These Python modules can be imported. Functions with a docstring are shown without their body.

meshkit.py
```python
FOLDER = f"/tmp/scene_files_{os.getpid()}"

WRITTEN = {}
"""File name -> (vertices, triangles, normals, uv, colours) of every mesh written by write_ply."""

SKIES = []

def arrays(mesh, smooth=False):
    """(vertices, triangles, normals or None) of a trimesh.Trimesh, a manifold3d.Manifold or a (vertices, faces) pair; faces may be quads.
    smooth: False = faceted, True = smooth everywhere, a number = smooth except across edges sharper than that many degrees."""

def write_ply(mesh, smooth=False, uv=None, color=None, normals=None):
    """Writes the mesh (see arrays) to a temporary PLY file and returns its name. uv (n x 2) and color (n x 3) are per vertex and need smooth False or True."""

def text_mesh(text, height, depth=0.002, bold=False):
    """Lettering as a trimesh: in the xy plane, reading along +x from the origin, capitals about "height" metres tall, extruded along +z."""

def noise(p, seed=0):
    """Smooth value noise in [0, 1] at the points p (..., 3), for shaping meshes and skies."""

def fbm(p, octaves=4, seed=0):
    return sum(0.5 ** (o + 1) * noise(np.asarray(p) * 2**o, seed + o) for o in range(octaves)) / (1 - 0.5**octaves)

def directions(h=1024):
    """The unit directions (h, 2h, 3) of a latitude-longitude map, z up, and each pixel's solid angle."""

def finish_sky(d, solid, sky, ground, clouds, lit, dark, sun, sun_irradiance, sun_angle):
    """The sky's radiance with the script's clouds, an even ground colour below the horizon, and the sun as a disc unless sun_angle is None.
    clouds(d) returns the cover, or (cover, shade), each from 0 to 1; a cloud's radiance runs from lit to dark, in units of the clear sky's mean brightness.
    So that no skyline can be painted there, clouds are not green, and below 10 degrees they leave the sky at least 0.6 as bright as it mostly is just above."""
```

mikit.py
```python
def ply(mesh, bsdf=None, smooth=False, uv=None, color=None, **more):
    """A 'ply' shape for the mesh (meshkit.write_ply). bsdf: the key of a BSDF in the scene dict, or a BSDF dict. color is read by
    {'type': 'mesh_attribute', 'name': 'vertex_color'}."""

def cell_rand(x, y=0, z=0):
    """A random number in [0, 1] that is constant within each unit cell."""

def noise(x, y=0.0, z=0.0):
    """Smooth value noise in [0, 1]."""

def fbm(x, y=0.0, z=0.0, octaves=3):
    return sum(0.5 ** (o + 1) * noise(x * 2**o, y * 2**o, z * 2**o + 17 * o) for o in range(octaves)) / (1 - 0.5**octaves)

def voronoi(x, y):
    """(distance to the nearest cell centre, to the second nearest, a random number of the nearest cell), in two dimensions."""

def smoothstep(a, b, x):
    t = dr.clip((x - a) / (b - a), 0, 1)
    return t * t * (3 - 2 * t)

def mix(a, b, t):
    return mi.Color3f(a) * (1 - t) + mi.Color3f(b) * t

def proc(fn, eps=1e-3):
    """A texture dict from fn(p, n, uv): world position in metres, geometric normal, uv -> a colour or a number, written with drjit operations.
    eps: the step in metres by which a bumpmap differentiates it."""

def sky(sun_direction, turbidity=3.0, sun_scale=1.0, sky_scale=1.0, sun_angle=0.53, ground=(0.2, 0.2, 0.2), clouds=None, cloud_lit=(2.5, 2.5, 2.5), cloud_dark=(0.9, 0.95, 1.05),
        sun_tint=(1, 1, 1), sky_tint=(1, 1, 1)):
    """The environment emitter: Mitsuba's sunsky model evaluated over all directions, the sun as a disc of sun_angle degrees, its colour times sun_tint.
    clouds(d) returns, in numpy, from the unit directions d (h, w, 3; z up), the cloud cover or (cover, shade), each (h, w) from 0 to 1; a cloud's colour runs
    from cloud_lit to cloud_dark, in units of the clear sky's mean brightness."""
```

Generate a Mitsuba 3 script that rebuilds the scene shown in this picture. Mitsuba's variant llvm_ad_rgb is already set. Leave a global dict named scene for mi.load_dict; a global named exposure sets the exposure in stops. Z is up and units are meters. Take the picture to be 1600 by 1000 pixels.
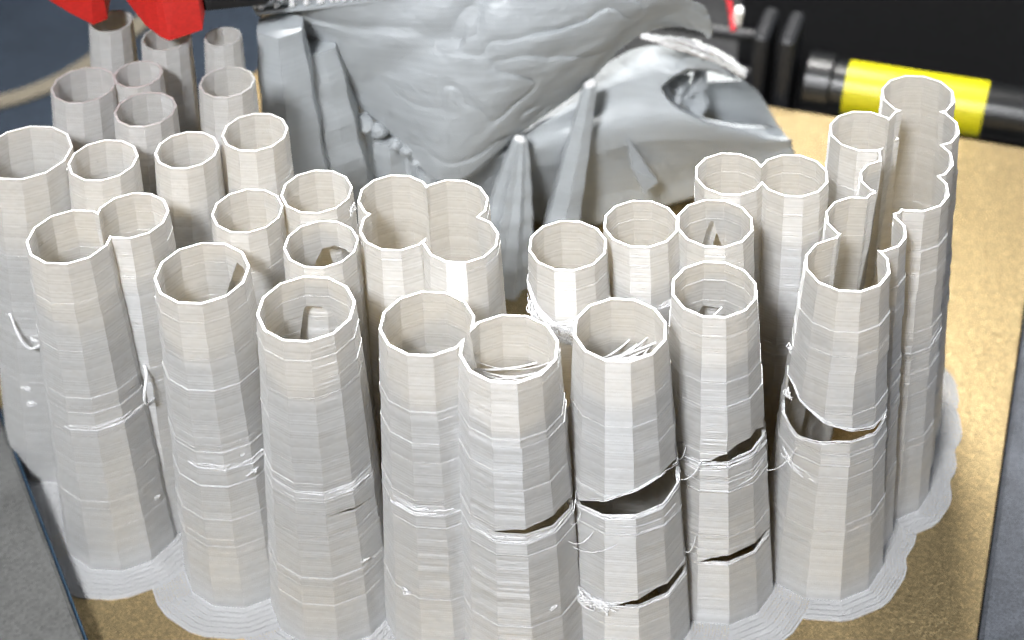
import math, random
import numpy as np, trimesh, manifold3d as m3, shapely
import shapely.geometry as sg, shapely.ops as so
import mitsuba as mi, drjit as dr, mikit, meshkit
from mikit import proc, noise, fbm, smoothstep, mix

random.seed(7)
rng = np.random.default_rng(7)
T = mi.ScalarTransform4f
scene, labels = {}, {}
MM = 0.001

# ------------------------------------------------------------------ camera, lamps, exposure
FWD = np.array([0.0, 0.73063812, -0.68276492])
DOWN = np.array([-0.05012376, -0.6819067, -0.72971972])
EYE = np.array([0.0, 0.0, 0.447])
scene['camera'] = {
    'type': 'thinlens', 'fov': 39.14, 'fov_axis': 'x', 'near_clip': 0.02, 'far_clip': 20.0,
    'aperture_radius': 0.0026, 'focus_distance': 0.462,
    'to_world': T().look_at(origin=EYE.tolist(), target=(EYE + FWD).tolist(), up=(-DOWN).tolist())}
exposure = -0.2


def lamp(key, pos, target, w, h, rgb):
    """A rectangular lamp panel at pos (m) that shines towards target."""
    scene[key] = {'type': 'rectangle',
                  'to_world': T().look_at(origin=list(pos), target=list(target), up=[0.1, 0.2, 0.97]) @ T().scale([w / 2, h / 2, 1]),
                  'bsdf': {'type': 'diffuse', 'reflectance': {'type': 'rgb', 'value': 0.5}},
                  'emitter': {'type': 'area', 'radiance': {'type': 'rgb', 'value': list(rgb)}}}


lamp('room_lamp', (-0.27, -0.30, 0.94), (0.0, 0.38, 0.08), 0.16, 0.16, (310, 315, 323))
labels['room_lamp'] = {'label': 'square room lamp high at the front left outside the picture', 'category': 'lamp'}
lamp('printer_light_bar', (0.04, 0.86, 0.64), (0.0, 0.42, 0.1), 0.30, 0.05, (300, 294, 284))
labels['printer_light_bar'] = {'label': 'long light bar high behind the printer outside the picture', 'category': 'lamp'}
lamp('side_lamp', (1.0, 0.55, 0.75), (0.0, 0.4, 0.1), 0.2, 0.2, (26, 28, 31))
labels['side_lamp'] = {'label': 'small cool lamp to the right outside the picture', 'category': 'lamp'}
scene['room_light'] = {'type': 'constant', 'radiance': {'type': 'rgb', 'value': [0.05, 0.052, 0.056]}}


# ------------------------------------------------------------------ materials
def rgb(*c):
    return {'type': 'rgb', 'value': list(c)}


def layer_lines(p, n, uv):
    a = noise(p.x * 2.5, p.y * 2.5, p.z * 2400)
    b = noise(p.x * 1.5 + 7, p.y * 1.5, p.z * 1200)
    return (0.7 * a + 0.3 * b) * 0.00005


def print_tone(p, n, uv):
    a = noise(p.x * 1.5, p.y * 1.5, p.z * 1700)
    b = noise(p.x * 1.2 + 3, p.y * 1.2, p.z * 420)
    c = noise(p.x * 700, p.y * 700, p.z * 900)
    v = 0.86 + 0.26 * (a - 0.5) + 0.10 * (b - 0.5) + 0.12 * (c - 0.5)
    return mi.Color3f(0.70, 0.73, 0.77) * v


def model_tone(p, n, uv):
    a = noise(p.x * 30, p.y * 30, p.z * 1100)
    b = fbm(p.x * 45 + 3, p.y * 45, p.z * 45)
    v = 0.92 + 0.10 * (a - 0.5) + 0.22 * (b - 0.5)
    return mi.Color3f(0.34, 0.362, 0.376) * v


def model_bump(p, n, uv):
    return (noise(p.x * 40, p.y * 40, p.z * 1500) * 1.2 + fbm(p.x * 120, p.y * 120, p.z * 120) * 1.2) * 0.00022


scene['print_reflect'] = {'type': 'twosided', 'bsdf': {'type': 'bumpmap', 'arbitrary': proc(layer_lines, 1.5e-4), 'scale': 1.0,
                          'bsdf': {'type': 'principled', 'base_color': proc(print_tone), 'roughness': 0.5, 'specular': 0.6, 'metallic': 0.42, 'anisotropic': 0.95}}}
scene['print_through'] = {'type': 'principledthin', 'base_color': rgb(0.90, 0.79, 0.585), 'roughness': 0.6, 'diff_trans': 1.7, 'spec_trans': 0.0, 'eta': 1.45}
scene['printed_wall'] = {'type': 'blendbsdf', 'weight': 0.28, 'bsdf_0': {'type': 'ref', 'id': 'print_reflect'}, 'bsdf_1': {'type': 'ref', 'id': 'print_through'}}
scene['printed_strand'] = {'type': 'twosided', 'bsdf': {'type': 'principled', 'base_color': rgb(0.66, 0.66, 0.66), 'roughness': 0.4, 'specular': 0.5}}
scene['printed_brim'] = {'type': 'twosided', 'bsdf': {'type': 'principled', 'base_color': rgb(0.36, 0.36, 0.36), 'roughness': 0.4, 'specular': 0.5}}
scene['model_skin'] = {'type': 'twosided', 'bsdf': {'type': 'bumpmap', 'arbitrary': proc(model_bump, 2e-4), 'scale': 1.0,
                       'bsdf': {'type': 'principled', 'base_color': proc(model_tone), 'roughness': 0.52, 'specular': 0.35}}}


def gold_tone(p, n, uv):
    a = noise(p.x * 2600, p.y * 2600)
    b = fbm(p.x * 1100, p.y * 1100)
    return mi.Color3f(0.53, 0.40, 0.21) * (0.52 + 0.9 * a * b + 0.22 * b)


def gold_bump(p, n, uv):
    return (noise(p.x * 1700, p.y * 1700) + 0.6 * noise(p.x * 3300, p.y * 3300)) * 0.00016


scene['gold_plate'] = {'type': 'twosided', 'bsdf': {'type': 'bumpmap', 'arbitrary': proc(gold_bump, 1e-4), 'scale': 1.0,
                       'bsdf': {'type': 'principled', 'base_color': proc(gold_tone), 'roughness': 0.5, 'metallic': 1.0, 'specular': 0.4}}}


def grain(base, amount, fine):
    def fn(p, n, uv):
        a = noise(p.x * fine, p.y * fine, p.z * fine)
        b = fbm(p.x * fine * 0.06, p.y * fine * 0.06, p.z * fine * 0.06)
        return mi.Color3f(*base) * (1 + amount * (a - 0.5) + amount * 0.8 * (b - 0.5))
    return fn


def grain_bump(freq, depth):
    def fn(p, n, uv):
        return (noise(p.x * freq, p.y * freq, p.z * freq) + 0.5 * noise(p.x * freq * 2.3, p.y * freq * 2.3, p.z * freq * 2.3)) * depth
    return fn


def coated(key, base, amount, fine, rough, bump=None, **kw):
    b = {'type': 'principled', 'base_color': proc(grain(base, amount, fine)), 'roughness': rough, 'specular': 0.5, **kw}
    if bump:
        b = {'type': 'bumpmap', 'arbitrary': proc(grain_bump(*bump), 2e-4), 'scale': 1.0, 'bsdf': b}
    scene[key] = {'type': 'twosided', 'bsdf': b}


coated('dark_coat', (0.060, 0.066, 0.078), 0.9, 1800, 0.5)
coated('grey_leather', (0.115, 0.115, 0.11), 0.5, 900, 0.6, bump=(1100, 0.00025))
coated('navy_edge', (0.022, 0.050, 0.085), 0.4, 700, 0.5)
coated('black_metal', (0.006, 0.0065, 0.007), 0.2, 500, 0.35)
coated('black_matte', (0.004, 0.004, 0.0045), 0.2, 300, 0.8)
coated('dim_grey', (0.014, 0.015, 0.017), 0.3, 400, 0.5)
coated('red_silicone', (0.40, 0.012, 0.008), 0.25, 1200, 0.55, bump=(1500, 0.0001))
coated('yellow_label', (0.48, 0.44, 0.005), 0.12, 300, 0.4)
coated('red_wire', (0.55, 0.03, 0.04), 0.1, 300, 0.4)
coated('white_plastic', (0.75, 0.74, 0.72), 0.1, 300, 0.4)
coated('blue_denim', (0.022, 0.033, 0.050), 0.6, 700, 0.9, bump=(500, 0.0006))
coated('cream_strap', (0.20, 0.175, 0.13), 0.25, 500, 0.8)
coated('table_grey', (0.10, 0.10, 0.10), 0.3, 200, 0.7)


# ------------------------------------------------------------------ helpers (shapes are written in millimetres)
def key_for(name):
    if not any(k == name or k.startswith(name + '__') for k in scene):
        return name
    i = 1
    while any(k == f'{name}_{i:03d}' or k.startswith(f'{name}_{i:03d}__') for k in scene):
        i += 1
    return f'{name}_{i:03d}'


def add(name, mesh, bsdf, parent=None, smooth=False, aniso=False):
    key = key_for(name if parent is None else parent + '__' + name)
    if hasattr(mesh, 'to_mesh'):
        g = mesh.to_mesh()
        mesh = trimesh.Trimesh(np.array(g.vert_properties[:, :3], float), np.array(g.tri_verts), process=False)
    mesh = mesh.copy()
    mesh.vertices = np.asarray(mesh.vertices, float) * MM
    if aniso:       # u runs up the wall, v along the layer lines
        tri = mesh.vertices[mesh.faces]
        nn = np.cross(tri[:, 1] - tri[:, 0], tri[:, 2] - tri[:, 0])
        side = np.cross([0, 0, 1.0], nn)
        ln = np.linalg.norm(side, axis=1, keepdims=True)
        side = np.where(ln > 1e-12, side / np.maximum(ln, 1e-12), [1.0, 0, 0])
        flat = np.abs(nn[:, 2]) > 0.9 * np.linalg.norm(nn, axis=1)
        side[flat] = [1.0, 0, 0]
        upv = np.where(flat[:, None], [0, 1.0, 0], [0, 0, 1.0])
        uv = np.stack([(tri * upv[:, None]).sum(-1), (tri * side[:, None]).sum(-1)], -1).reshape(-1, 2)
        mesh = trimesh.Trimesh(tri.reshape(-1, 3), np.arange(len(tri) * 3).reshape(-1, 3), process=False)
        scene[key] = mikit.ply(mesh, bsdf, smooth=False, uv=uv)
        return key
    scene[key] = mikit.ply(mesh, bsdf, smooth=smooth)
    return key


def thing(name, label, cat, group=None, kind=None):
    key = key_for(name)
    labels[key] = {'label': label, 'category': cat}
    if group:
        labels[key]['group'] = group
    if kind:
        labels[key]['kind'] = kind
    return key


def tube(pts, r, n=6, closed_ends=True):
    pts = np.asarray(pts, float)
    rr = np.broadcast_to(np.asarray(r, float), (len(pts),))
    tan = np.gradient(pts, axis=0)
    tan /= np.linalg.norm(tan, axis=1, keepdims=True) + 1e-9
    ref = np.array([0.31, 0.22, 0.93])
    V = []
    for p, t, q in zip(pts, tan, rr):
        a = np.cross(t, ref); a /= np.linalg.norm(a) + 1e-9
        b = np.cross(t, a)
        for k in range(n):
            w = 2 * math.pi * k / n
            V.append(p + q * (a * math.cos(w) + b * math.sin(w)))
    F = []
    for i in range(len(pts) - 1):
        for k in range(n):
            a, b = i * n + k, i * n + (k + 1) % n
            F += [[a, b, b + n], [a, b + n, a + n]]
    c0, c1 = len(V), len(V) + 1
    V += [pts[0], pts[-1]]
    for k in range(n):
        F += [[c0, (k + 1) % n, k], [c1, (len(pts) - 1) * n + k, (len(pts) - 1) * n + (k + 1) % n]]
    m = trimesh.Trimesh(np.array(V), np.array(F), process=False)
    return m


def spline(pts, n=24):
    from scipy.interpolate import CubicSpline
    pts = np.asarray(pts, float)
    t = np.r_[0, np.cumsum(np.linalg.norm(np.diff(pts, axis=0), axis=1))]
    return CubicSpline(t, pts)(np.linspace(0, t[-1], n))


def hull(pts):
    return m3.Manifold.hull_points(np.asarray(pts, float))


def rounded_box(sx, sy, sz, c=1.0):
    """Box centred on the origin with chamfered edges."""
    P = []
    for a in (-1, 1):
        for b in (-1, 1):
            for d in (-1, 1):
                x, y, z = a * sx / 2, b * sy / 2, d * sz / 2
                P += [(x - a * c, y - b * c, z), (x - a * c, y, z - d * c), (x, y - b * c, z - d * c)]
    return hull(P)


def loft(bot, top, bulge, nu=90, nv=70, thick=8, amp=0.8, seed=1, toward=(0, -0.73, 0.68), power=1.0, detail=None):
    """A thick curved shell between two space curves that bulges towards a direction."""
    B, Tp = spline(bot, nu), spline(top, nu)
    v = np.linspace(0, 1, nv)[None, :, None]
    u = np.linspace(0, 1, nu)[:, None, None]
    toward = np.array(toward, float)
    G = B[:, None] * (1 - v) + Tp[:, None] * v + toward * bulge * (4 * v * (1 - v)) ** power * np.sin(np.pi * np.clip(0.08 + 0.84 * u, 0, 1))
    P = G.reshape(-1, 3)
    n = (meshkit.fbm(P / 11.0, 4, seed) - 0.5) * 2 * amp + (meshkit.fbm(P / 30.0, 3, seed + 5) - 0.5) * 3.5 * amp
    G = G + (n.reshape(nu, nv)[..., None]) * toward
    if detail is not None:
        G = G + detail(np.broadcast_to(u, (nu, nv, 1)), np.broadcast_to(v, (nu, nv, 1)), G) * toward
    back = G - toward * thick
    V = np.concatenate([G.reshape(-1, 3), back.reshape(-1, 3)])
    F, N = [], nu * nv
    idx = np.arange(N).reshape(nu, nv)
    a, b, c, d = idx[:-1, :-1].ravel(), idx[1:, :-1].ravel(), idx[1:, 1:].ravel(), idx[:-1, 1:].ravel()
    F = [np.c_[a, b, c], np.c_[a, c, d], np.c_[a, c, b] + N, np.c_[a, d, c] + N]
    ring = np.r_[idx[:, 0], idx[-1, 1:], idx[-2::-1, -1], idx[0, -2:0:-1]]
    nx = np.roll(ring, -1)
    F += [np.c_[ring, ring + N, nx + N], np.c_[ring, nx + N, nx]]
    F = np.concatenate(F)
    m = trimesh.Trimesh(V, F, process=False)
    if m.volume < 0:
        m.invert()
    return m


def to_manifold(m):
    return m3.Manifold(m3.Mesh(np.asarray(m.vertices, np.float32), np.asarray(m.faces, np.uint32)))


def lump(center, r, seed, squash=(1, 1, 1)):
    s = trimesh.creation.icosphere(subdivisions=2, radius=1.0)
    v = np.array(s.vertices)
    k = 0.55 + 0.9 * meshkit.fbm(v * 1.6 + seed * 3.7, 3, seed)
    s.vertices = v * k[:, None] * r * np.array(squash) + np.array(center)
    return s


# ------------------------------------------------------------------ the plate and what lies round it
A22 = math.radians(-21.5)
EX = np.array([math.cos(A22), math.sin(A22), 0])      # along the plate's back edge, to the right
EY = np.array([-math.sin(A22), math.cos(A22), 0])     # away from the camera
CORNER = np.array([275.5, 583.5, 0])                    # far right corner of the plate


def plate_pts(a, b, z):
    return CORNER + EX * a + EY * b + np.array([0, 0, z])


def slab(a0, a1, b0, b1, z0, z1, c=0.6):
    P = []
    for a, sa in ((a0, 1), (a1, -1)):
        for b, sb in ((b0, 1), (b1, -1)):
            for z, sz in ((z0, 1), (z1, -1)):
                P += [plate_pts(a + sa * c, b + sb * c, z), plate_pts(a, b + sb * c, z + sz * c), plate_pts(a + sa * c, b, z + sz * c)]
    return hull(P)


t = thing('build_plate', 'gold textured printer build plate under the towers', 'build plate')
scene[t] = None
del scene[t]
add(t, slab(-425, 0, -425, 0, -3, 0, 0.5), 'gold_plate')
t = thing('bed_frame', 'dark grey speckled printer frame along the right edge of the gold plate', 'printer frame')
add(t, slab(1, 260, -520, 0, -40, -1.5, 1.5), 'dark_coat')
t = thing('table', 'grey table top far below the printer', 'table', kind='structure')
add(t, slab(-1500, 1200, -900, 1300, -330, -300, 2), 'table_grey')
labels[t] = {'label': 'grey table top far below the printer', 'kind': 'structure', 'category': 'table'}

# grey slab with a navy side at the front left
t = thing('grey_panel', 'grey leathery panel with navy edge at the front left corner', 'panel')
d = np.array([-0.4425, 0.8967, 0.0])
nrm = np.array([0.8967, 0.4425, 0.0])
o = np.array([-163.6, 316.0, 0.0])
P0 = []
for a in (-160, 330):
    for b in (-260, 0):
        for z in (0.4, 13.5):
            P0.append(o + d * a + nrm * b + np.array([0, 0, z]))
add('edge', hull(P0), 'navy_edge', t)
P1 = []
for a in (-160, 330):
    for b, z in ((-260, 13.6), (-1.2, 13.6), (-260, 16.0), (-2.4, 16.0), (-1.2, 15.0)):
        P1.append(o + d * a + nrm * b + np.array([0, 0, z]))
add('top_sheet', hull(P1), 'grey_leather', t)

# ------------------------------------------------------------------ support towers
HT = 155.0
NF, ROT = 12, math.radians(7)
WALL = 0.85
# layer faults shared by all towers: height, strength
FAULTS = [(151.5, .25), (147.0, .5), (141.5, .3), (138.0, .55), (131.0, .3), (127.5, .5), (121.0, .25), (117.0, .5), (108.0, .2), (101.0, .25), (95.0, .3), (91.0, .6),
          (89.4, .5), (87.6, .7), (82.6, .6), (80.8, .3), (76.0, .5), (70.0, .3), (64.0, .35), (58.0, .25), (52.0, .3), (45.0, .3), (41.0, .45), (37.0, .7), (33.5, .3), (26.0, .2), (16.0, .2)]


def base_of(c, g=0.0):
    x, y, r = c
    return np.array([x + (.17 if x < 0 else .16 if x < 80 else .1) * x, y + 5 + 0.8 * g, r + 5.0 + g])


def ring_pts(c, b, z, dr, off):
    s = 1 - z / HT
    q = np.array(c) + (np.array(b) - np.array(c)) * s
    w = ROT + 2 * np.pi * np.arange(NF) / NF
    return np.c_[q[0] + off[0] + (q[2] + dr) * np.cos(w), q[1] + off[1] + (q[2] + dr) * np.sin(w), np.full(NF, z)]


def axis_at(c, b, z):
    return np.array(c) + (np.array(b) - np.array(c)) * (1 - z / HT)


def surf(c, b, deg, z, dr=0.0):
    """Point on the faceted outside of a lobe, at an angle and a height."""
    q = axis_at(c, b, z)
    w = math.radians(deg)
    k = ((w - ROT) % (2 * math.pi / NF)) - math.pi / NF
    r = q[2] * math.cos(math.pi / NF) / math.cos(k) + dr
    return np.array([q[0] + r * math.cos(w), q[1] + r * math.sin(w), z])


def cutter(c, b, prof, rin, rout):
    """Solid that removes a wall between a lower and an upper line: rows of (angle, z low, z high)."""
    prof = np.array(prof, float)
    t0 = np.arange(len(prof))
    tt = np.linspace(0, len(prof) - 1, 26)
    ang, lo, hi = (np.interp(tt, t0, prof[:, k]) for k in range(3))
    hi = np.maximum(hi, lo + 0.05)
    V = []
    for a, l, h in zip(ang, lo, hi):
        for z in (l, h):
            for dr in (rin, rout):
                V.append(surf(c, b, a, z, dr))
    F = []
    for i in range(len(tt) - 1):
        a = 4 * i
        for q in ((0, 1, 5, 4), (2, 6, 7, 3), (0, 4, 6, 2), (1, 3, 7, 5)):
            F += [[a + q[0], a + q[1], a + q[2]], [a + q[0], a + q[2], a + q[3]]]
    n = 4 * (len(tt) - 1)
    F += [[0, 2, 3], [0, 3, 1], [n, n + 1, n + 3], [n, n + 3, n + 2]]
    m = trimesh.Trimesh(np.array(V), np.array(F), process=False)
    if m.volume < 0:
        m.invert()
    return to_manifold(m)


brims_done = []


def tower(lobes, label, strength=1.0, cuts=(), height=HT, brim=12.0, bases=None, name='support_tower', faults=True, strands=(), grow=1.0):
    key = thing(name, label, 'support tower')
    bases = bases or [base_of(c, g) for c, g in zip(lobes, np.broadcast_to(np.asarray(grow, float), (len(lobes),)))]
    lv = [(0.0, 0, 0)]
    ev = sorted(FAULTS) if faults else []
    for z, s in ev:
        if z > height - 2 or s * strength < 0.12 or rng.random() > 0.55 + s:
            continue
        h = 0.22 + 0.35 * s * rng.random()
        lv += [(z - h, 0, 0), (z + h, 1, s)]
    zs = [0.0]
    segs = []
    prev = 0.0
    for z, s in ev:
        if z > height - 2 or rng.random() > 0.22 + 1.0 * s * strength:
            continue
        h = 0.18 + 0.3 * s * rng.random()
        segs.append((prev, z - h, 0.0, False))
        segs.append((z - h, z + h, s * strength * (0.15 + 0.34 * rng.random()) * (1 if rng.random() < 0.72 else -0.8), True))
        prev = z + h
    segs.append((prev, height, 0.0, False))
    outer, inner = [], []
    off = np.zeros(2)
    drift = 0.0
    for z0, z1, dr, lip in segs:
        if not lip:
            off = (rng.random(2) - 0.5) * 0.34 * strength
            drift = (rng.random() - 0.5) * 0.28 * strength
        for c, b in zip(lobes, bases):
            e = dr + drift
            outer.append(hull(np.r_[ring_pts(c, b, z0, e, off), ring_pts(c, b, z1, e, off)]))
            inner.append(hull(np.r_[ring_pts(c, b, z0 - 0.002, e * 0.9 - WALL, off), ring_pts(c, b, z1 + 0.002, e * 0.9 - WALL, off)]))
    big = []
    for c, b in zip(lobes, bases):      # clear the ends
        big.append(hull(np.r_[ring_pts(c, b, -5, -WALL, (0, 0)), ring_pts(c, b, 1, -WALL, (0, 0))]))
        big.append(hull(np.r_[ring_pts(c, b, height - 1, -WALL, (0, 0)), ring_pts(c, b, height + 5, -WALL, (0, 0))]))
    O = m3.Manifold.batch_boolean(outer, m3.OpType.Add)
    I = m3.Manifold.batch_boolean(inner + big, m3.OpType.Add)
    W = O - I
    for lobe, prof, rin, rout in cuts:
        W = W - cutter(lobes[lobe], bases[lobe], prof, rin, rout)
    add('wall', W, 'printed_wall', key, aniso=True)
    # brim of the first layer, laid as separate rings of filament
    if brim > 0:
        poly = so.unary_union([sg.Polygon(ring_pts(c, b, 0.0, 0.0, (0, 0))[:, :2]) for c, b in zip(lobes, bases)])
        taken = so.unary_union([p for p in brims_done]) if brims_done else sg.Polygon()
        parts = []
        k, w = 0, 1.15
        while k * w < brim:
            ring = poly.buffer(k * w + w * 0.80, join_style=2 if k < 4 else 1, mitre_limit=1.4, quad_segs=4).difference(poly.buffer(k * w if k else -2.0, join_style=2 if k < 4 else 1, mitre_limit=1.4, quad_segs=4))
            ring = ring.difference(taken)
            for g in getattr(ring, 'geoms', [ring]):
                if g.geom_type == 'Polygon' and g.area > 0.4:
                    e = trimesh.creation.extrude_polygon(g.simplify(0.02), 0.70 if k % 2 else 0.5, engine='earcut')
                    e.apply_translation([0, 0, 0.02])
                    parts.append(e)
            k += 1
        brims_done.append(poly.buffer(brim * 0.995, quad_segs=4))
        if parts:
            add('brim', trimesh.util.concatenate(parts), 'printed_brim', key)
    for kind, *args in strands:
        if kind == 'loop':       # free filament: points as lobe, angle, z, distance
            r, pts = args
            add('strand', tube(spline([surf(lobes[l], bases[l], a, z, q) for l, a, z, q in pts], 28), r, 7), 'printed_strand', key, smooth=True)
        elif kind == 'tear':     # ragged lip of threads along an edge
            lobe, prof, n, spread = args
            prof = np.array(prof, float)
            bits = []
            for _ in range(int(n * 1.6)):
                s = np.sort(rng.random(2))
                s[1] = min(1, max(s[1], s[0] + 0.25))
                tt = np.linspace(s[0], s[1], 14)
                ang = np.interp(tt, np.linspace(0, 1, len(prof)), prof[:, 0])
                zz = np.interp(tt, np.linspace(0, 1, len(prof)), prof[:, 1]) + (rng.random() - 0.5) * spread + np.cumsum(rng.normal(0, 0.12, 14))
                dd = 0.05 + rng.random() * 0.3 + np.cumsum(rng.normal(0, 0.05, 14))
                bits.append(tube([surf(lobes[lobe], bases[lobe], a, z, q) for a, z, q in zip(ang, zz, dd)], 0.07 + 0.16 * rng.random() ** 2, 5))
            add('frayed_edge', trimesh.util.concatenate(bits), 'printed_strand', key, smooth=True)
        elif kind == 'web':      # threads sagging across the inside of a lobe
            lobe, z, n, tilt = args
            q = axis_at(lobes[lobe], bases[lobe], z)
            bits = []
            for _ in range(n):
                w = math.radians(tilt + rng.normal(0, 14))
                o_ = (rng.random() * 1.7 - 0.85) * (q[2] - 1.5)
                h = math.sqrt(max((q[2] - 1.0) ** 2 - o_ ** 2, 1))
                u_, v_ = np.array([math.cos(w), math.sin(w)]), np.array([-math.sin(w), math.cos(w)])
                zz = z + rng.normal(0, 2.0) - 0.12 * o_
                sag = 1 + 3 * rng.random()
                pts = [np.r_[q[:2] + v_ * o_ + u_ * h * k, zz - sag * (1 - k * k)] for k in np.linspace(-1, 1, 12)]
                bits.append(tube(pts, 0.16 + 0.3 * rng.random(), 5))
            add('thread_web', trimesh.util.concatenate(bits), 'printed_strand', key, smooth=True)
        elif kind == 'blob':     # curled lump of filament
            lobe, a, z, size, n = args
            bits = []
            for _ in range(n):
                p = surf(lobes[lobe], bases[lobe], a, z, 0.2)
                out = p - np.r_[axis_at(lobes[lobe], bases[lobe], z)[:2], z]
                out /= np.linalg.norm(out)
                side = np.cross(out, [0, 0, 1])
                q = [p + side * rng.normal(0, size * .3) + np.array([0, 0, 1]) * rng.normal(0, size * .2) + out * abs(rng.normal(0.1, size * .14)) for _ in range(4)]
                bits.append(tube(spline(q, 14), 0.12 + 0.2 * rng.random() ** 2, 6))
            add('filament_curl', trimesh.util.concatenate(bits), 'printed_strand', key, smooth=True)
    return key, lobes, bases


def gap(pts):
    return pts


# ---- front row, left to right
tower([(-140.9, 362.4, 14.1), (-122.6, 371.8, 12.3)], 'two joined hollow support towers nearest the navy edged panel at front left', 0.75, brim=13, bases=[(-159.0, 370.0, 23.5), (-140.0, 382.0, 19.0)],
      strands=[('loop', 0.55, [(0, -8, 97, 0.3), (0, -18, 95, 3.2), (0, -30, 90, 4.5), (0, -30, 84, 4.0), (0, -12, 79.5, 3.0), (0, 5, 79, 1.0)]),
               ('blob', 0, -32, 31, 3.0, 3), ('blob', 0, 2, 40, 4, 4), ('blob', 0, -2, 30, 3, 3),
               ('tear', 0, [(-130, 80), (-20, 81)], 7, 3.0), ('tear', 0, [(-20, 86), (5, 88)], 6, 6)])
tower([(-95.8, 341.3, 14.9)], 'single hollow support tower second from the left in the front row', 0.9, brim=13, bases=[(-109.0, 348.5, 22.6)],
      cuts=[(0, [(-128, 80.2, 80.3), (-118, 79.4, 80.4), (-108, 79, 79.1)], -3, 3), (0, [(-104, 78.6, 78.7), (-96, 78, 79), (-88, 78, 78.1)], -3, 3),
            (0, [(26, 116, 140), (34, 112, 148), (48, 108, 149.5), (70, 112, 136), (84, 114, 122)], -3, 4)],
      strands=[('tear', 0, [(-130, 81), (-25, 79)], 9, 3.5), ('blob', 0, -55, 74, 4.0, 6), ('blob', 0, -62, 84, 1.5, 2)])
tower([(-61.9, 322.2, 15.0)], 'third hollow support tower of the front row with a black hole deep inside its mouth', 1.0, brim=13, grow=4.0,
      cuts=[(0, [(-82, 74.6, 74.7), (-60, 73.0, 75.0), (-25, 71, 71.2)], -3, 3), (0, [(52, 92, 118), (62, 92, 139), (80, 90, 142), (100, 90, 142), (116, 92, 116)], -4, 5)],
      strands=[('tear', 0, [(-140, 86), (-20, 84)], 8, 4.0), ('tear', 0, [(45, 141), (125, 143.5)], 9, 2.0), ('blob', 0, -50, 45, 3.0, 3), ('blob', 0, -10, 112, 2.0, 3)])
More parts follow.
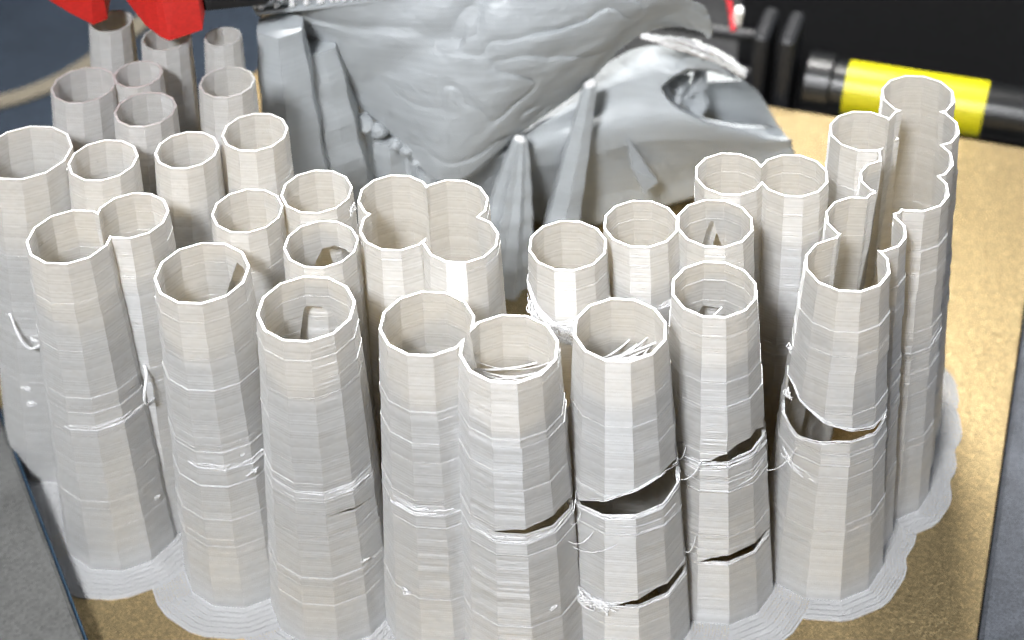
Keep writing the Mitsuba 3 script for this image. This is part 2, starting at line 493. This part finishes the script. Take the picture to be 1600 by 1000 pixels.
tM = tower([(-25.2, 313.2, 14.5), (-1.2, 300.8, 14.8)], 'pair of joined hollow support towers in the middle of the front row', 1.0, brim=13, grow=[4.0, 4.5],
      cuts=[(1, [(-124, 86.3, 86.5), (-107, 86.2, 88.2), (-87, 86.3, 89.4), (-47, 85.4, 92.0), (-16, 84.5, 91.0)], -3, 3), (1, [(-140, 62, 62.1), (-133, 61, 62.6), (-126, 60, 60.2)], -3, 3),
            (0, [(-118, 87.6, 87.7), (-100, 87.2, 88.0), (-80, 87.4, 87.5)], -3, 3)],
      strands=[('tear', 1, [(-150, 84.0), (-15, 84.0)], 12, 3.5), ('tear', 0, [(-150, 84), (-70, 85)], 10, 5.0), ('blob', 0, -128, 38, 3.0, 4), ('blob', 1, -62, 44, 2.5, 3),
               ('web', 1, 136, 22, 8), ('tear', 1, [(35, 132), (120, 133)], 8, 5.0)])
tA = tower([(31.7, 306.2, 14.0)], 'hollow support tower with a wide black crack across its front and threads hanging inside', 1.1, brim=14, grow=6.0,
      cuts=[(0, [(-152, 83, 84), (-135, 84.0, 88.0), (-105, 84.8, 94.0), (-84, 85.2, 98.0), (-49, 85.5, 101.0), (-22, 87, 100.0), (-6, 90, 92)], -3, 3),
            (0, [(-104, 37, 37.3), (-82, 37.6, 42.0), (-63, 38.0, 44.5), (-28, 38.0, 44.0), (-12, 40, 41)], -3, 3)],
      strands=[('tear', 0, [(-155, 83), (-135, 84), (-84, 86), (-49, 86.5), (-5, 89)], 14, 2.2), ('tear', 0, [(-150, 86.5), (-105, 94.5), (-84, 98.5), (-49, 101.3), (-12, 97)], 8, 0.8),
               ('tear', 0, [(-125, 79), (-15, 77)], 4, 5), ('blob', 0, -135, 37, 9.0, 16), ('tear', 0, [(-150, 35), (-95, 38)], 16, 4.0), ('blob', 0, -118, 37.5, 8.0, 10), ('tear', 0, [(-140, 36), (-15, 39)], 8, 1.5),
               ('web', 0, 138, 34, 12), ('tear', 0, [(40, 135), (140, 133)], 6, 5.0)])
tB = tower([(61.5, 321.7, 13.2)], 'hollow support tower between two cracked ones, two slanting cracks in its right side', 1.2, brim=14, grow=5.0,
      cuts=[(0, [(-115, 88.5, 88.6), (-103, 88.0, 91.0), (-91, 88.0, 94.0), (-70, 88.2, 97.5), (-40, 88.6, 99.0), (-14, 92, 94)], -3, 3),
            (0, [(-118, 35.8, 36), (-100, 36.8, 40.2), (-87, 37.0, 42.0), (-52, 37.8, 43.5), (-20, 40, 41)], -3, 3),
            (0, [(62, 106, 128), (75, 106, 134), (98, 106, 135), (108, 106, 130), (114, 106, 122)], -4, 5)],
      strands=[('tear', 0, [(-140, 89), (-20, 91)], 16, 4.5), ('tear', 0, [(-120, 36.5), (-20, 39.5)], 7, 1.5), ('tear', 0, [(-100, 76), (-15, 82)], 4, 3), ('tear', 0, [(45, 135), (125, 136)], 8, 2.0), ('web', 0, 136, 4, 20)])

# ---- right cluster
t7s = t7, l7, b7 = tower([(103.2, 330.0, 13.1), (114.2, 345.5, 10.8), (112.0, 351.5, 11.4), (125.5, 371.5, 9.8), (121.0, 358.5, 6.5), (107.8, 340.5, 6.2), (131.0, 365.5, 12.4), (136.5, 381.5, 12.4), (143.0, 398.5, 12.3), (145.8, 417.2, 12.8), (122.9, 397.9, 12.0)],
      'big cluster of many joined lobes at the right edge, cracked open in front', 1.0, brim=9, grow=[6.0, 3.0, 3.0, 2, 2, 2, 1.5, 1.5, 1, 1, 1],
      cuts=[(0, [(-185, 90, 108), (-160, 85.6, 105.0), (-139, 85.0, 101.0), (-114, 86.5, 97.5), (-89, 87.2, 94.5), (-60, 87.0, 91.5), (-42, 86, 91), (-25, 88.5, 90)], -3, 3)],
      strands=[('tear', 0, [(-185, 108.5), (-160, 105.5), (-139, 101.5), (-114, 98), (-89, 95), (-60, 92.5), (-30, 91.5)], 14, 1.0), ('tear', 0, [(-170, 85), (-139, 85), (-89, 89), (-30, 87.5)], 7, 1.2),
               ('blob', 0, -178, 118, 3.5, 7), ('blob', 0, -32, 90, 2.0, 4), ('blob', 0, -150, 72, 4.0, 6), ('blob', 0, -165, 100, 4.0, 8),
               ('tear', 0, [(-165, 72), (-110, 66)], 5, 4.0), ('tear', 6, [(-60, 92), (20, 96)], 6, 6)])
# threads drawn from one tower to the next
for (ka, la, ba), ia, aa, za, (kb, lb, bb_), ib, ab, zb_, r in [
        (tM, 1, -25, 84, tA, 0, -150, 89, .16), (tM, 1, -30, 80, tA, 0, -140, 82, .12), (tM, 1, -35, 72, tA, 0, -125, 75, .14), (tM, 1, -28, 66, tA, 0, -100, 72, .12),
        (tA, 0, -20, 100, tB, 0, -130, 96, .12), (tA, 0, -15, 46, tB, 0, -115, 52, .14), (tA, 0, -18, 88, tB, 0, -110, 92, .16), (tB, 0, -25, 74, t7s, 0, -140, 80, .12)]:
    p, q = surf(la[ia], ba[ia], aa, za, .2), surf(lb[ib], bb_[ib], ab, zb_, .2)
    add('strand', tube([p + (q - p) * k - np.array([0, 0, 2.2]) * 4 * k * (1 - k) + np.array([0, -1.2, 0]) * math.sin(math.pi * k) for k in np.linspace(0, 1, 14)], r, 6), 'printed_strand', ka, smooth=True)

# ---- second row
tower([(18.6, 345.6, 12.6)], 'single hollow support tower with a torn ragged band below its rim', 0.6, brim=0,
      cuts=[(0, [(-195, 70, 141), (-165, 70, 140), (-140, 75, 135), (-110, 88, 131), (-80, 104, 128), (-55, 118, 126)], -3, 3)],
      strands=[('tear', 0, [(-185, 142), (-165, 140), (-140, 135), (-110, 131), (-70, 128)], 30, 3.0), ('tear', 0, [(-175, 137), (-140, 131), (-110, 127), (-80, 124)], 26, 7.0), ('tear', 0, [(-130, 128), (-20, 134)], 14, 8.0), ('blob', 0, -150, 134, 6, 12), ('blob', 0, -120, 129, 6, 12)])
tower([(42.6, 354.5, 12.2), (65.9, 352.8, 12.4)], 'two joined hollow support towers, a dark triangular hole inside the right one', 0.7, brim=0,
      cuts=[(1, [(46, 96, 108), (66, 96, 130), (85, 96, 146), (90, 96, 146), (110, 96, 130), (130, 96, 108)], -4, 5)],
      strands=[('tear', 0, [(-80, 128), (-30, 131)], 8, 4)])
tower([(74.4, 377.9, 11.9), (94.6, 375.4, 11.8)], 'two joined hollow support towers in the second row beside the right cluster', 0.6, brim=0,
      cuts=[(0, [(-140, 90, 110), (-125, 90, 135), (-108, 90, 146), (-95, 90, 135), (-80, 90, 110)], -4, 5)])
tower([(-84.5, 371.2, 11.9), (-62.4, 379.6, 12.1), (-59.2, 352.3, 12.1)], 'three joined hollow support towers left of the clover shaped one, torn at their seam', 0.6, brim=0,
      cuts=[(2, [(34, 112, 140), (48, 108, 144), (75, 106, 144.5), (95, 106, 143), (108, 106, 138), (128, 110, 118)], -3, 4)],
      strands=[('tear', 2, [(30, 143), (75, 145), (120, 141)], 10, 1.6), ('blob', 2, 25, 152, 4.0, 9), ('blob', 1, -20, 150, 3.5, 7), ('blob', 2, 40, 147, 4, 6)])
tower([(-36.5, 374.5, 12.2), (-18.0, 369.9, 12.6), (-35.2, 359.0, 12.3), (-14.8, 351.5, 12.3), (-27.0, 364.0, 11.0)], 'clover shaped tower of four joined hollow lobes in the middle', 0.6, brim=0)

# ---- left group
tower([(-165.2, 410.0, 16.1)], 'wide hollow support tower cut by the left edge of the picture', 0.5, brim=16,
      strands=[('loop', 0.5, [(0, -118, 93, 0.2), (0, -104, 86, 3.0), (0, -90, 80, 4.0), (0, -78, 82, 2.0), (0, -80, 88, 1.0)]), ('blob', 0, -88, 81, 3.5, 6), ('blob', 0, -105, 55, 3, 8), ('blob', 0, -100, 47, 3, 6)])
tower([(-137.3, 403.1, 12.1)], 'hollow support tower touching the right side of the widest left one', 0.35, brim=0, strands=[('blob', 0, 178, 152, 2.2, 5)])
tower([(-109.0, 406.5, 11.1)], 'hollow single support tower directly behind the two joined towers at front left', 0.35, brim=0)
tower([(-86.3, 415.2, 11.7)], 'hollow support tower standing nearest the dark pillars below the model', 0.35, brim=0, strands=[('blob', 0, 170, 150, 1.6, 3)])
tower([(-127.2, 432.4, 11.2)], 'hollow support tower directly below the small one that stands under the red head', 0.35, brim=0)
tower([(-152.5, 450.1, 12.1)], 'hollow support tower with a dull rim, farthest left against the blue cloth', 0.35, brim=0)
tower([(-99.6, 447.3, 10.3)], 'hollow support tower just in front of the smallest smudged one', 0.35, brim=0)
tower([(-133.5, 455.5, 9.2)], 'small hollow support tower right below the red print head', 0.35, brim=0)
tower([(-104.6, 478.5, 7.2)], 'smallest round hollow support tower with a smudged rim beside the black print head body', 0.2, brim=0, faults=False)
tower([(-150.0, 494.0, 8.6)], 'dim hollow support tower under the notch of the red shroud', 0.3, brim=0)
tower([(-126.5, 480.0, 9.5)], 'hollow support tower whose rim slips under the red shroud tip', 0.3, brim=0)

# ------------------------------------------------------------------ the printed model
t = thing('printed_model', 'grey printed skull like model with an eye hole, standing on supports', 'printed model')
B1b = [(-95.5, 506.2, 148), (-83.5, 527.1, 118), (-70, 526.4, 95), (-49.7, 517.2, 80), (-28, 503.5, 61), (8.3, 513.2, 80), (40.4, 522.9, 100), (63, 523.6, 122), (81.3, 515.1, 128), (90, 519.3, 120)]
B1t = [(-96.2, 500.8, 154.5), (-76.8, 503.8, 154.8), (-53.9, 507.7, 155), (-28.5, 511, 155), (-3.1, 509, 155), (21.3, 504, 155), (43, 502, 155), (60.8, 500, 154), (75.9, 502.0, 148), (87.2, 514.2, 130)]


def folds(u, v, G):
    x, z = G[..., :1], G[..., 2:]
    f = 1.6 * np.exp(-((u - 0.30 - 0.25 * (v - .5)) / 0.035) ** 2) - 1.4 * np.exp(-((u - 0.36 - 0.25 * (v - .5)) / 0.03) ** 2)
    f = f + 2.0 * np.exp(-((u - 0.70) ** 2 + (v - 0.35) ** 2) / 0.004) + 1.5 * np.exp(-((u - 0.62) ** 2 + (v - 0.62) ** 2) / 0.006)
    f = f - 1.8 * np.exp(-((v - 0.42 - 0.3 * np.sin(3 * u)) / 0.05) ** 2) * (u > 0.1) * (u < 0.45)
    return f


def wrinkles(u, v, G):
    g = G.reshape(-1, 3)
    w = (meshkit.fbm(g / np.array([5.0, 5.0, 8.0]), 4, 31) - 0.5).reshape(G.shape[:2] + (1,)) * 1.5 * np.clip((u - 0.35) / 0.3, 0.25, 1)
    rid = np.abs(meshkit.fbm(g / 22.0, 2, 77) - 0.5).reshape(G.shape[:2] + (1,))
    flute = 0.7 * np.sin(34 * u + 3 * v) * np.clip(1 - v * 1.6, 0, 1)
    return folds(u, v, G) + w - 2.6 * np.exp(-rid * 30) * np.clip((u - .3) / .3, 0, 1) + flute


add('upper_shell', loft(B1b, B1t, 12, 200, 130, 12, 1.0, 3, detail=wrinkles), 'model_skin', t, smooth=True)
B2b = [(-23.6, 511.5, 60), (-0.3, 524.6, 30), (32.4, 526.3, 15), (62.9, 529.8, 18), (89.1, 534.8, 22), (117.6, 536.9, 30), (135.4, 536.8, 42)]
B2t = [(-24.9, 517.4, 62), (8.5, 522.7, 76), (42, 536.4, 94), (64.3, 537, 106), (81.2, 527.7, 108), (105.7, 531, 86), (127.6, 538.5, 55)]


def jaw_form(u, v, G):
    ridge = 5.0 * np.exp(-((v - 0.60 + 0.12 * u) / 0.12) ** 2)
    recess = -15.0 * np.clip((0.42 - v) / 0.25, 0, 1) ** 0.8 * np.exp(-((u - 0.52) / 0.30) ** 4)
    dent = -3.0 * np.exp(-((u - 0.40) / 0.05) ** 2 - ((v - 0.72) / 0.06) ** 2)
    crest = 2.2 * np.exp(-((v - 0.97) / 0.05) ** 2) * (u > 0.62) - 9.0 * np.clip((v - 0.80) / 0.2, 0, 1) ** 1.5 * np.clip((0.66 - u) / 0.1, 0, 1)
    return ridge + recess + dent + crest


jaw = to_manifold(loft(B2b, B2t, 9, 150, 100, 52, 0.8, 9, detail=jaw_form))
eye = np.array([(70.5, 532.3, 90), (76.1, 539.4, 90), (83.6, 544.9, 90), (91.2, 544.2, 90), (99, 538.9, 90), (104.9, 532.7, 90), (110.2, 531.8, 85), (117.3, 536.6, 70), (122.5, 537.1, 58), (116.8, 542.5, 55), (105.1, 537.9, 60), (92.4, 536.4, 65), (86.3, 537.7, 68), (80.1, 538.5, 72), (74.4, 536.3, 80)])
eye = (eye - eye.mean(0)) * np.array([1.08, 1.0, 0.95]) + eye.mean(0) + np.array([1.2, 0, -3.2])
ray = eye - EYE * 1000
ray /= np.linalg.norm(ray, axis=1, keepdims=True)
axis = ray.mean(0)
axis /= np.linalg.norm(axis)
ctr = eye.mean(0)
jaw = jaw - hull(np.r_[eye - axis * 40, eye * 0.88 + ctr * 0.12 + axis * 38])
add('lower_jaw', jaw, 'model_skin', t, smooth=40)
ctr = eye.mean(0)
for i, (du, dz, r) in enumerate([(-15, 6, 5.0), (-17, -2, 4.2), (-11, 0, 4.5), (-8, 8, 5.2), (-7, -3, 4.6), (-11, -8, 4.0)]):
    P = rng.normal(0, 1, (11, 3)) * np.array([0.62, 0.5, 0.8]) * r + ctr + np.array([du, 4, dz]) + axis * 5
    add('broken_chunk', hull(P), 'model_skin', t)
add('eye_socket', hull(np.r_[(eye - ctr) * 1.12 + ctr + axis * 40, (eye - ctr) * 1.12 + ctr + axis * 43]), 'model_skin', t)
# torn brow over the slot
brow = spline([(60, 518, 121), (68, 516, 121), (78, 519, 116), (90, 523, 108), (100, 526, 100), (106, 528, 94)], 60)
bits = []
for k in range(7):
    q = brow + np.cumsum(rng.normal(0, 0.16, (60, 3)), axis=0) + np.array([0.3, 1.2, 1.0]) * (k - 3) * 0.5 * np.sin(np.linspace(0.25, 2.9, 60))[:, None] + rng.normal(0, .35, 3)
    bits.append(tube(q, 0.7 + 0.6 * np.abs(np.sin(np.linspace(0, 9, 60) + k * 2)) * rng.random(60), 8))
add('torn_brow', trimesh.util.concatenate(bits), 'printed_strand', t, smooth=40)
for i, (p, r) in enumerate([((-70, 524, 92), 4.2), ((-66, 522, 88), 3.2), ((-60, 519, 84), 4.6), ((-54, 518, 80), 4.0), ((-47, 514, 75), 3.2), ((-42, 512, 73), 3.0), ((-37, 510, 69), 3.2), ((-78, 524, 108), 3.6)]):
    add('support_crumb', lump(p, r, 60 + i), 'model_skin', t, smooth=25)
spike = np.array([(55, 524, 66), (70, 523.5, 40), (63.5, 521, 36), (57, 519, 52)], float)
add('support_shard', hull(np.r_[spike + np.array([0, -1.5, 1.0]), spike + np.array([0, 1.5, -1.0])]), 'model_skin', t)
# infill seen on the unfinished top
bits = []
for i in range(16):
    a = -97 + i * 5.5
    for s in (1, -1):
        bits.append(m3.Manifold.cube((0.6, 60, 2.5), True).rotate((0, 0, 38 * s)).translate((a, 525, 153.2)))
clip = hull([(-95.5, 501.5, 151), (-54, 509, 151), (-28, 512, 151), (0, 512, 151), (0, 548, 151), (-90, 548, 151)] + [(-95.5, 501.5, 154.8), (-54, 509, 154.8), (-28, 512, 154.8), (0, 512, 154.8), (0, 548, 154.8), (-90, 548, 154.8)])
add('infill_grid', m3.Manifold.batch_boolean(bits, m3.OpType.Add) ^ clip, 'printed_strand', t)
add('infill_floor', hull([(-95, 502, 149.5), (-54, 509.5, 149.5), (-28, 512.5, 149.5), (0, 513, 149.5), (0, 546, 149.5), (-88, 546, 149.5), (-90, 546, 151), (0, 546, 151), (-95, 502, 151), (0, 513, 151), (-54, 509.5, 151)]), 'model_skin', t)


def pillar(label, top, base, r0, r1, n=10, flute=0.18, seed=0):
    k = thing('support_pillar', label, 'support pillar')
    top, base = np.array(top, float), np.array(base, float)
    L = 30
    V, F = [], []
    for i in range(L):
        s = i / (L - 1)
        c = top + (base - top) * s
        r = r0 + (r1 - r0) * s ** 0.85
        for j in range(2 * n):
            w = math.pi * j / n
            q = r * (1 + (flute if j % 2 else 0) + 0.04 * math.sin(i * 1.3 + seed))
            V.append(c + np.array([q * math.cos(w), q * math.sin(w), 0]))
    m = 2 * n
    for i in range(L - 1):
        for j in range(m):
            a, b = i * m + j, i * m + (j + 1) % m
            F += [[a, b + m, b], [a, a + m, b + m]]
    V += [top, base]
    for j in range(m):
        F += [[len(V) - 2, j, (j + 1) % m], [len(V) - 1, (L - 1) * m + (j + 1) % m, (L - 1) * m + j]]
    add('shaft', trimesh.Trimesh(np.array(V), np.array(F), process=False), 'model_skin', k)
    if r0 < 5:
        add('tip', trimesh.util.concatenate([lump(top + np.array([rng.normal(0, .8), rng.normal(0, .8) - .6, rng.normal(0, .8)]), r0 * 0.7, 90 + seed + q) for q in range(4)]), 'printed_strand', k, smooth=25)
    return k


pillar('slender pale support pillar leaning against the seam of the model', (38.5, 517, 99), (20, 512, 0), 2.6, 9.0, 6, 0.14, 1)
pillar('fluted support pillar that flares downward under the middle of the seam', (7.5, 509.5, 78), (-5, 508, 0), 2.5, 14.0, 8, 0.25, 2)
pillar('dark support pillar left of the model under its cut top edge', (-86, 500, 146), (-92, 503, 0), 9.0, 17.0, 6, 0.12, 3)
pillar('dark broad support pillar close under the left corner of the model', (-77, 516, 128), (-71, 512, 0), 11.0, 17.0, 6, 0.12, 4)
pillar('short lit support pillar under the model beside the clover tower', (-50, 522, 74), (-52, 524, 0), 7.0, 10.0, 6, 0.12, 5)
pillar('stubby support pillar under the lowest point of the model seam', (-33, 516, 60), (-33, 518, 0), 5.5, 9.0, 6, 0.12, 7)
pillar('short rough support pillar between two others under the model', (-42, 521, 66), (-42, 524, 0), 4.0, 7.0, 6, 0.12, 8)
pillar('pale narrow support pillar far under the model, half hidden by dark ones', (-62, 545, 84), (-62, 545, 0), 5.0, 8.0, 6, 0.12, 6)

# ------------------------------------------------------------------ print head
t = thing('print_head', 'red shrouded print head with black body hanging over the rear left towers', 'print head')


def U_block(pts):
    return hull(pts)


add('shroud_lobe', hull([(-176, 497, 167), (-162, 486, 164), (-153, 481, 161.5), (-148, 484, 162), (-147, 492, 167), (-172, 510, 175), (-152, 520, 175), (-172, 497, 215), (-144, 480, 215), (-140, 520, 215), (-175, 515, 215)]), 'red_silicone', t)
add('shroud_lobe', hull([(-140, 486, 169), (-132, 475, 164), (-126, 470, 161.5), (-122.5, 468.5, 160.5), (-110, 471, 163), (-109, 473, 167.5), (-109, 500, 171), (-120, 505, 168), (-141, 492, 215), (-122, 474, 215), (-108, 474, 215), (-108, 510, 215), (-140, 515, 215)]), 'red_silicone', t)
add('shroud_bridge', hull([(-150, 486, 172), (-132, 480, 172), (-150, 520, 176), (-130, 515, 176), (-150, 486, 215), (-130, 480, 215), (-150, 520, 215), (-130, 515, 215)]), 'red_silicone', t)
add('head_body', hull([(-108, 476, 168), (-88, 487, 163), (-80, 500, 163), (-90, 560, 168), (-180, 560, 176), (-180, 530, 176), (-108, 476, 218), (-78, 480, 218), (-78, 560, 235), (-180, 560, 235), (-180, 530, 235)]), 'black_matte', t)

# ------------------------------------------------------------------ machine parts behind the plate
bx = lambda a0, a1, b0, b1, z0, z1, c=1.0: slab(a0, a1, b0, b1, z0, z1, c)
t = thing('back_wall', 'black inner wall of the printer behind the plate', 'wall', kind='structure')
add(t, bx(-190, 500, 150, 170, -300, 110), 'black_matte')
labels[t] = {'label': 'black inner wall of the printer behind the plate', 'kind': 'structure', 'category': 'wall'}


def cyl(p0, p1, r, n=40, c=1.2):
    p0, p1 = np.array(p0, float), np.array(p1, float)
    ax = (p1 - p0) / np.linalg.norm(p1 - p0)
    u = np.cross(ax, [0, 0, 1]); u /= np.linalg.norm(u)
    v = np.cross(u, ax)
    P = []
    for q, rr in ((p0, r - c), (p0 + ax * c, r), (p1 - ax * c, r), (p1, r - c)):
        for k in range(n):
            w = 2 * math.pi * k / n
            P.append(q + rr * (u * math.cos(w) + v * math.sin(w)))
    return hull(P)


t = thing('motor_tube', 'black horizontal tube with a yellow label behind the plate', 'tube')
zc, bb = 3.0, 24.0
add('barrel', cyl(plate_pts(-128, bb, zc), plate_pts(160, bb, zc), 14.5), 'black_metal', t)
add('label', cyl(plate_pts(-106, bb, zc), plate_pts(-34, bb, zc), 14.8, c=0.3), 'yellow_label', t)
add('collar', cyl(plate_pts(-128, bb, zc), plate_pts(-113, bb, zc), 17.0), 'black_metal', t)
for i in range(2):
    k = thing('clamp_bracket', ['dim grey clamp bracket next to the yellow labelled tube', 'dim grey clamp bracket farther left of the yellow labelled tube'][i], 'bracket')
    add(k, bx(-142 - 14 * i, -134 - 14 * i, 8, 40, -30, 36, 2), 'dim_grey')
for i in range(2):
    k = thing('guide_rod', ['upper dim guide rod right of the model', 'lower dim guide rod right of the model'][i], 'rod')
    add(k, cyl(plate_pts(-300, 30, 22 - 24 * i), plate_pts(-150, 30, 22 - 24 * i), 3.6), 'dim_grey')
k = thing('wire_plug', 'red wire with white plug right behind the model', 'wire')
add('wire', tube(spline([(98, 640, 75), (103, 634, 81), (110, 629, 80), (115, 624, 72), (117, 616, 60)], 30), 1.6, 10), 'red_wire', k, smooth=True)
add('plug', rounded_box(4, 5, 12, .8).rotate((24, 0, 0)).translate((119, 618, 67)), 'white_plastic', k)

# ------------------------------------------------------------------ blue cloth behind on the left
t = thing('blue_cloth', 'rumpled blue denim cloth with a cream stripe of webbing over it, rear left', 'cloth')
nx, ny = 110, 90
X, Y = np.meshgrid(np.linspace(-700, 60, nx), np.linspace(640, 1400, ny), indexing='ij')
Z = -128 + 16 * (meshkit.fbm(np.stack([X / 130, Y / 130, 0 * X], -1), 4, 5) - .5) + 5 * np.sin(X / 60 + Y / 90)
P = np.stack([X, Y, Z], -1).reshape(-1, 3)
idx = np.arange(nx * ny).reshape(nx, ny)
a, b, c, d2 = idx[:-1, :-1].ravel(), idx[1:, :-1].ravel(), idx[1:, 1:].ravel(), idx[:-1, 1:].ravel()
Vc = np.r_[P, P - [0, 0, 3]]
N = len(P)
ring = np.r_[idx[:, 0], idx[-1, 1:], idx[-2::-1, -1], idx[0, -2:0:-1]]
nxr = np.roll(ring, -1)
Fc = np.concatenate([np.c_[a, b, c], np.c_[a, c, d2], np.c_[a, c, b] + N, np.c_[a, d2, c] + N, np.c_[ring, ring + N, nxr + N], np.c_[ring, nxr + N, nxr]])
add(t, trimesh.Trimesh(Vc, Fc, process=False), 'blue_denim', smooth=True)
t = thing('cream_webbing', 'cream webbing strap lying across the blue cloth', 'strap')
path = spline([(-470, 860, -128), (-372, 868, -128), (-330, 892, -128), (-296, 930, -128), (-250, 1000, -128)], 50)
from scipy.interpolate import RegularGridInterpolator
zi = RegularGridInterpolator((X[:, 0], Y[0]), Z)
path[:, 2] = zi(path[:, :2]) + 2.5
Vs = []
tan = np.gradient(path, axis=0)
tan /= np.linalg.norm(tan, axis=1, keepdims=True)
for p, q in zip(path, tan):
    s = np.cross(q, [0, 0, 1])
    for w, h in ((-7, 0), (7, 0), (7, 2.5), (-7, 2.5)):
        Vs.append(p + s * w + np.array([0, 0, h]))
Fs = []
for i in range(len(path) - 1):
    for k in range(4):
        a_, b_ = 4 * i + k, 4 * i + (k + 1) % 4
        Fs += [[a_, b_, b_ + 4], [a_, b_ + 4, a_ + 4]]
add(t, trimesh.Trimesh(np.array(Vs), np.array(Fs), process=False), 'cream_strap')
